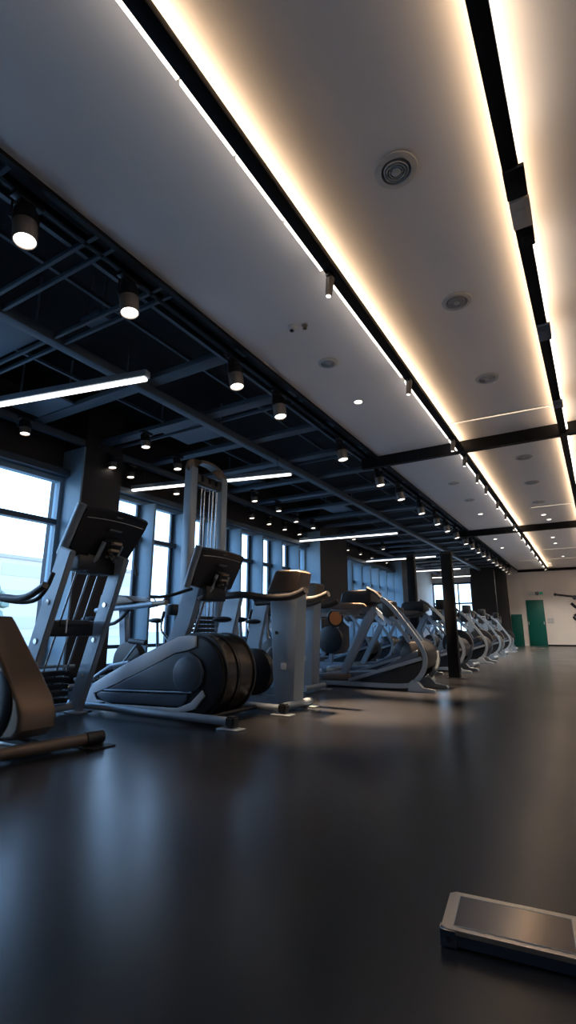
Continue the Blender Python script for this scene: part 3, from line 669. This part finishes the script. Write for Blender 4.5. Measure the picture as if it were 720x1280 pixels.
# --- incline trainers in the aisle row
def incline_trainer(label, x, y):
    t = thing('incline_trainer', label, 'treadmill', (x, y, 0), 0, 'incline trainers with curved front frames')
    X = lambda v: v+2.6
    base = [(-3.55,.045),(-2.9,.05),(-2.10,.05),(-1.98,.09),(-1.87,.20),(-1.81,.33),(-1.82,.47),(-1.90,.62),(-2.09,.88),(-2.24,1.07),(-2.36,1.16)]
    for yy in (-.31, .31):
        MB().tube([(X(a),yy,z) for a, z in (base if yy < 0 else base[:7])], .03, sec=(.018,.028), smooth=2).build('curved_frame', 'silver', t)
    MB().tube([(X(-2.86),-.31,.09),(X(-1.86),-.31,.40)], .02, sec=(.02,.022)).build('diagonal_bar', 'silver', t)
    MB().prism([(X(-2.75),.07),(X(-2.08),.07),(X(-1.90),.21),(X(-1.85),.36)], -.30, -.285).build('side_panel', 'black', t)
    MB().prism([(X(-2.75),.07),(X(-2.08),.07),(X(-1.90),.21),(X(-1.85),.36)], .285, .30).build('side_panel', 'black', t)
    MB().prism([(X(-3.35),.10),(X(-3.35),.15),(X(-2.55),.21),(X(-1.92),.50),(X(-1.92),.42),(X(-2.5),.12)], -.25, .25, bev=.006).build('deck', 'inset', t)
    MB().box(X(-3.25), X(-2.85), -.29, .29, .08, .17, bev=.015).build('step_plate', 'bronze', t)
    MB().box(X(-3.62), X(-3.30), -.34, .34, .02, .11, bev=.02).build('rear_foot_block', 'silver', t)
    MB().lathe([(-.24,.15),(-.22,.18),(.22,.18),(.24,.15),(.24,.001)], (X(-1.98),0,.42), (0,1,0), 36).build('front_roller_cover', 'black', t)
    MB().prism([(X(-2.05),.0),(X(-1.70),.0),(X(-1.72),.03),(X(-1.86),.05),(X(-1.93),.13),(X(-2.0),.13)], -.35, -.27, bev=.004).build('front_foot', 'silver', t)
    MB().prism([(X(-2.05),.0),(X(-1.70),.0),(X(-1.72),.03),(X(-1.86),.05),(X(-1.93),.13),(X(-2.0),.13)], .27, .35, bev=.004).build('front_foot', 'silver', t)
    MB().tube([(X(-2.96),-.24,.16),(X(-2.47),-.24,1.04)], .03, sec=(.03,.045)).build('upright', 'silver', t)
    for yy in (-.24,):
        MB().tube([(X(-2.50),yy,1.04),(X(-2.30),yy*1.1,.86),(X(-2.22),yy*1.2,.82)], .02, sec=(.02,.03)).build('brace', 'silver', t)
    c = MB(); c.prism([(X(-2.97),1.07),(X(-2.93),1.24),(X(-2.88),1.275),(X(-2.56),1.285),(X(-2.50),1.26),(X(-2.50),1.12),(X(-2.58),1.09)], -.32, .12, bev=.02); c.build('console', 'black', t)
    MB().prism([(X(-3.10),1.03),(X(-3.12),1.07),(X(-2.95),1.115),(X(-2.60),1.10),(X(-2.55),1.05),(X(-2.75),1.01)], -.35, .16, bev=.015).build('console_tray', 'bronze', t)
    MB().tube([(X(-3.0),-.28,.985),(X(-2.66),-.28,.985)], .012, 8).build('bottle_rail', 'tray', t)
    for s in (-1,):
        MB().tube([(X(-2.36),s*.31,1.16),(X(-2.44),s*.30,1.24),(X(-2.56),s*.30,1.30)], .024, 10, smooth=2).build('handle', 'grip', t)
    m = MB(); m.box(X(-2.36), X(-2.20), -.30, -.10, .92, 1.12, bev=.03)
    MB().box(X(-2.37), X(-2.33), -.31, .05, 1.10, 1.15, bev=.01).build('cross_handle', 'black', t)
    m.build('sensor_pod', 'grip', t)
    return t
it0 = incline_trainer('incline trainer with curved silver front frame, nearest in the aisle row', -2.6, 6.72)
il = ['incline trainer directly behind the nearest one, mostly hidden', 'incline trainer standing left of the leaning black post']
for i, (x, y) in enumerate(((-3.02,7.66),(-3.16,8.75),(-2.80,9.95),(-2.86,12.7),(-3.0,15.7),(-3.15,19.0))):
    dup(it0, (x, y, 0), il[i] if i < 2 else 'incline trainer in the aisle row beyond the black post, %s past it' % ORD[i-2])
for i, (x, y) in enumerate(((-2.75,11.3),(-2.8,14.2),(-2.95,17.3),(-3.1,21.2))):
    dup(ab0, (x, y, 0), 'arm trainer standing among the incline trainers of the aisle row, %s past the black post' % ORD[i], scale=(1.25,1.15,1.2))
for i, (x, y) in enumerate(((-4.75,10.3),(-4.75,11.7),(-4.8,13.1),(-4.9,14.5),(-4.9,16.0),(-5.0,17.5),(-5.25,18.9),(-5.3,20.5))):
    dup(it0, (x, y, 0), 'incline trainer in the inner row beyond the orange disc, %s of that row' % ORD[i])
# distant bikes with arms near the charcoal partition
for i, (x, y) in enumerate(((-3.6,22.9),(-3.7,23.9),(-3.55,24.8),(-5.6,22.3),(-5.6,24.0))):
    dup(ab0, (x, y, 0), ['arm trainer at the far end of the aisle row, nearer one','arm trainer at the far end of the aisle row, middle one','farthest arm trainer in front of the green board',
                         'arm trainer before the back window, nearer one','arm trainer before the back window, farther one'][i], scale=(1.1,1.1,1.15))

# --- cable tower
t = thing('cable_tower', 'tall silver cable machine tower with an arched cap rising to the ceiling lamps', 'cable machine', (-4.16, 4.9, 0))
for yy in (-.31, .31):
    MB().box(-.06, .06, yy-.06, yy+.06, .05, 2.78, bev=.012).build('upright', 'silver', t)
m = MB(); m.tube([(0,-.355,2.72),(0,-.33,2.82),(0,-.15,2.90),(0,.1,2.90),(0,.30,2.82),(0,.355,2.74)], .03, sec=(.07,.02), smooth=1)
o = m.build('arched_cap', 'bronze', t)
MB().box(-.045, .045, -.26, .26, 2.58, 2.72, bev=.02).build('pulley_block', 'black', t)
for yy in (-.14, 0, .14):
    MB().cyl((.03,yy-.015,2.66),(.03,yy+.015,2.66), .045, n=24).build('pulley', 'black', t)
for yy in (-.22,-.10,-.04,.06,.13,.21):
    MB().cyl((.0,yy,.25),(.0,yy,2.6), .011 if abs(yy) > .12 else .007, n=10).build('guide_rod', 'rod', t)
m = MB()
for q in range(14): m.box(-.05,.05,-.2,.2,.22+.05*q,.262+.05*q,bev=.004)
m.build('weight_stack', 'black', t)
MB().box(-.32,.32,-.40,.40,0,.06,bev=.012).build('base', 'silver', t)
MB().box(-.06,.06,-.27,.27,1.9,1.94,bev=.01).build('crossbar', 'silver', t) if False else None

# --- black rack posts
t = thing('black_post', 'tall black square post standing in the aisle beside the incline trainers', 'post', (-1.925, 8.42, 0))
MB().box(-.085, .085, -.07, .07, .012, 1.97, bev=.008).build('column', 'blackbeam', t)
MB().box(-.095, .095, -.08, .08, 1.965, 2.02, bev=.02).build('top_cap', 'black', t)
MB().box(-.12, .16, -.10, .10, 0, .014, bev=.004).build('base_plate', 'black', t)
for zz in (): MB().cyl((.0,-.0695,zz),(.0,-.073,zz), .012, n=12).build('hole_bushing', 'silver', t)
t = thing('black_post', 'slimmer black post farther back, left of the tall square one', 'post', (-3.18, 10.6, 0))
MB().box(-.085, .085, -.07, .07, .012, 2.28, bev=.008).build('column', 'blackbeam', t)
MB().box(-.09, .09, -.075, .075, 2.28, 2.34, bev=.025).build('top_cap', 'black', t)
MB().box(-.13, .13, -.11, .11, 0, .014, bev=.004).build('base_plate', 'black', t)

# --- machine at the right frame edge
t = thing('cable_arm_machine', 'black machine arms reaching in from the right frame edge', 'fitness machine', (.15, 9.0, 0))
MB().box(-.05, .07, -.06, .06, .03, 2.0, bev=.01).build('column', 'black', t)
MB().box(-.30, .6, -.35, .35, 0, .05, bev=.01).build('base', 'black', t)
m = MB(); m.tube([(-.56,0,1.29),(-.28,0,1.245),(-.03,0,1.24)], .016, 10); m.sph((-.565,0,1.292), .024); m.build('upper_arm', 'black', t)
MB().cyl((-.30,-.03,1.235),(-.30,.03,1.235), .035).build('joint', 'rod', t)
m = MB(); m.tube([(-.36,0,1.15),(-.30,0,1.08),(-.18,0,1.04),(-.03,0,1.06)], .022, 10, smooth=1); m.build('lower_arm', 'black', t)
m = MB(); m.tube([(-.06,0,.98),(-.30,0,.985),(-.36,0,.94),(-.30,0,.88),(-.06,0,.80)], .02, 10, smooth=2); m.tube([(-.06,0,.84),(-.3,0,.80),(-.2,0,.76),(-.05,0,.75)], .026, 10, smooth=1); m.build('handle_loop', 'rubber', t)

# --- body scale on the floor
t = thing('body_scale', 'flat silver scale with a dark glass top on the floor at the lower right', 'scale', (-.246, 1.522, 0), .10)
def rrect(x0, x1, y0, y1, c): return [(x0+c,y0),(x1-c,y0),(x1,y0+c),(x1,y1-c),(x1-c,y1),(x0+c,y1),(x0,y1-c),(x0,y0+c)]
def slab(pts, z0, z1, bev):
    tm = bmesh.new(); f = tm.faces.new([tm.verts.new((x,y,z0)) for x, y in pts])
    e = bmesh.ops.extrude_face_region(tm, geom=[f])
    for v in e['geom']:
        if isinstance(v, bmesh.types.BMVert): v.co.z = z1
    bmesh.ops.recalc_face_normals(tm, faces=tm.faces)
    if bev:
        bmesh.ops.bevel(tm, geom=[g for g in tm.edges if abs(g.verts[0].co.z-g.verts[1].co.z) < 1e-6 and g.verts[0].co.z == z1], offset=bev, segments=3, affect='EDGES')
    m = MB(); m.add(tm); return m
slab(rrect(-.165,.165,-.095,.095,.012), .007, .030, 0).build('body', 'scaleside', t)
slab(rrect(-.166,.166,-.096,.096,.014), .0305, .041, .004).build('top_frame', 'scaletop', t)
slab(rrect(-.138,.128,-.078,.074,.004), .0405, .0422, 0).build('glass_panel', 'scaleglass', t)
m = MB(); P4 = [(-.138,-.078),(.128,-.078),(.128,.074),(-.138,.074),(-.138,-.078)]
for a, b in zip(P4, P4[1:]): m.tube([(a[0],a[1],.0422),(b[0],b[1],.0422)], .0011, 6)
m.build('panel_border', 'mark', t)
for sx in (-1,1):
    for sy in (-1,1):
        slab([(sx*.168+px_, sy*.098+py_) for px_, py_ in ((-sx*.0,-sy*.0),(-sx*.036,0),(-sx*.036,-sy*.012),(-sx*.014,-sy*.030),(0,-sy*.030))], .004, .0375, .004).build('corner_cap', 'scaleside', t)
        MB().cyl((sx*.148,sy*.078,0),(sx*.148,sy*.078,.0075), .014).build('foot', 'rubber', t)
MB().tube([(-.169,-.072,.0385),(-.169,-.095,.0385),(-.160,-.100,.0385),(-.132,-.100,.0385)], .0018, 8, smooth=1).build('corner_rim', 'chrome', t)
MB().lathe([(0,.006),(.002,.006),(.002,.004),(.001,.004)], (-.148,-.099,.021), (0,-1,0), 20).build('corner_screw', 'chrome', t)

# ------------------------------------------------------------------ outside
o = MB().box(-220, XL-.31, -120, 160, -.25, -.15).build('ground', 'ground'); o['kind'] = 'structure'
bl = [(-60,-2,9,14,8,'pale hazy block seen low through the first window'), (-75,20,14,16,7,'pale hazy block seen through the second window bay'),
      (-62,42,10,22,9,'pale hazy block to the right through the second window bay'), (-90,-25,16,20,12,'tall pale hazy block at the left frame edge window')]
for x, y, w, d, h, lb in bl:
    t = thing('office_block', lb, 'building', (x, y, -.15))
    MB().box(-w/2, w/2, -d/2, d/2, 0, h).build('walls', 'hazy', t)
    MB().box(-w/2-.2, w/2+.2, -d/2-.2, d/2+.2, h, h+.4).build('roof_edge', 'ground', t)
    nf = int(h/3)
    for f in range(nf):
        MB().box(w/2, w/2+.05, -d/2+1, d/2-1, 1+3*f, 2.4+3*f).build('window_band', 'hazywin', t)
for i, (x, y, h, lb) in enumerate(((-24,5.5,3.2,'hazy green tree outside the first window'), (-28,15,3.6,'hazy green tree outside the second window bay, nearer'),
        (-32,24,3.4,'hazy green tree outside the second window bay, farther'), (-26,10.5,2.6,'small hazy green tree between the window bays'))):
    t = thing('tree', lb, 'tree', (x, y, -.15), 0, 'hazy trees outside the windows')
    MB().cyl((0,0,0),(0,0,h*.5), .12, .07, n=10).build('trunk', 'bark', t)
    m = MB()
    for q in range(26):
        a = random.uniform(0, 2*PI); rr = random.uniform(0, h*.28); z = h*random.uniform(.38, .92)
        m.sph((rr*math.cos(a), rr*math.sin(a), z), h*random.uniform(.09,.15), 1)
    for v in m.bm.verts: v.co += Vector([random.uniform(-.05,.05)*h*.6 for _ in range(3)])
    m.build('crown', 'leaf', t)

# ------------------------------------------------------------------ daylight
w = bpy.data.worlds.new('sky'); scene.world = w; w.use_nodes = True
nt = w.node_tree; bg = nt.nodes['Background']
tc = nt.nodes.new('ShaderNodeTexCoord'); sp = nt.nodes.new('ShaderNodeSeparateXYZ'); cr = nt.nodes.new('ShaderNodeValToRGB')
nt.links.new(tc.outputs['Generated'], sp.inputs[0]); nt.links.new(sp.outputs['Z'], cr.inputs['Fac'])
cr.color_ramp.elements[0].position = 0; cr.color_ramp.elements[0].color = (.80,.90,1.0,1)
cr.color_ramp.elements[1].position = .6; cr.color_ramp.elements[1].color = (.48,.85,1.35,1)
e_ = cr.color_ramp.elements.new(.25); e_.color = (.74,.93,1.18,1)
nt.links.new(cr.outputs['Color'], bg.inputs['Color']); bg.inputs['Strength'].default_value = 4.8
for i, (a, b, d) in enumerate(bays):
    l = bpy.data.lights.new('window_portal', 'AREA'); l.shape = 'RECTANGLE'; l.size = 2.9; l.size_y = b-a; l.cycles.is_portal = True
    o = bpy.data.objects.new('window_portal', l); COL.objects.link(o); o.location = (XL-.1, (a+b)/2, 1.6); o.rotation_euler = (0, -PI/2, 0)

# ------------------------------------------------------------------ camera
f = 620.; th = math.atan((787-640)/f); psi = math.atan((738-360)*math.cos(th)/f)
cam = bpy.data.cameras.new('camera'); co = bpy.data.objects.new('camera', cam); COL.objects.link(co)
cam.sensor_fit = 'VERTICAL'; cam.sensor_height = 36; cam.lens = 36*f/1280; cam.clip_end = 600
co.location = (0, 0, .75); co.rotation_euler = (PI/2+th, 0, psi)
scene.camera = co
vs = scene.view_settings; vs.view_transform = 'Standard'; vs.look = 'None'; vs.gamma = 1; vs.use_curve_mapping = False; vs.exposure = 0
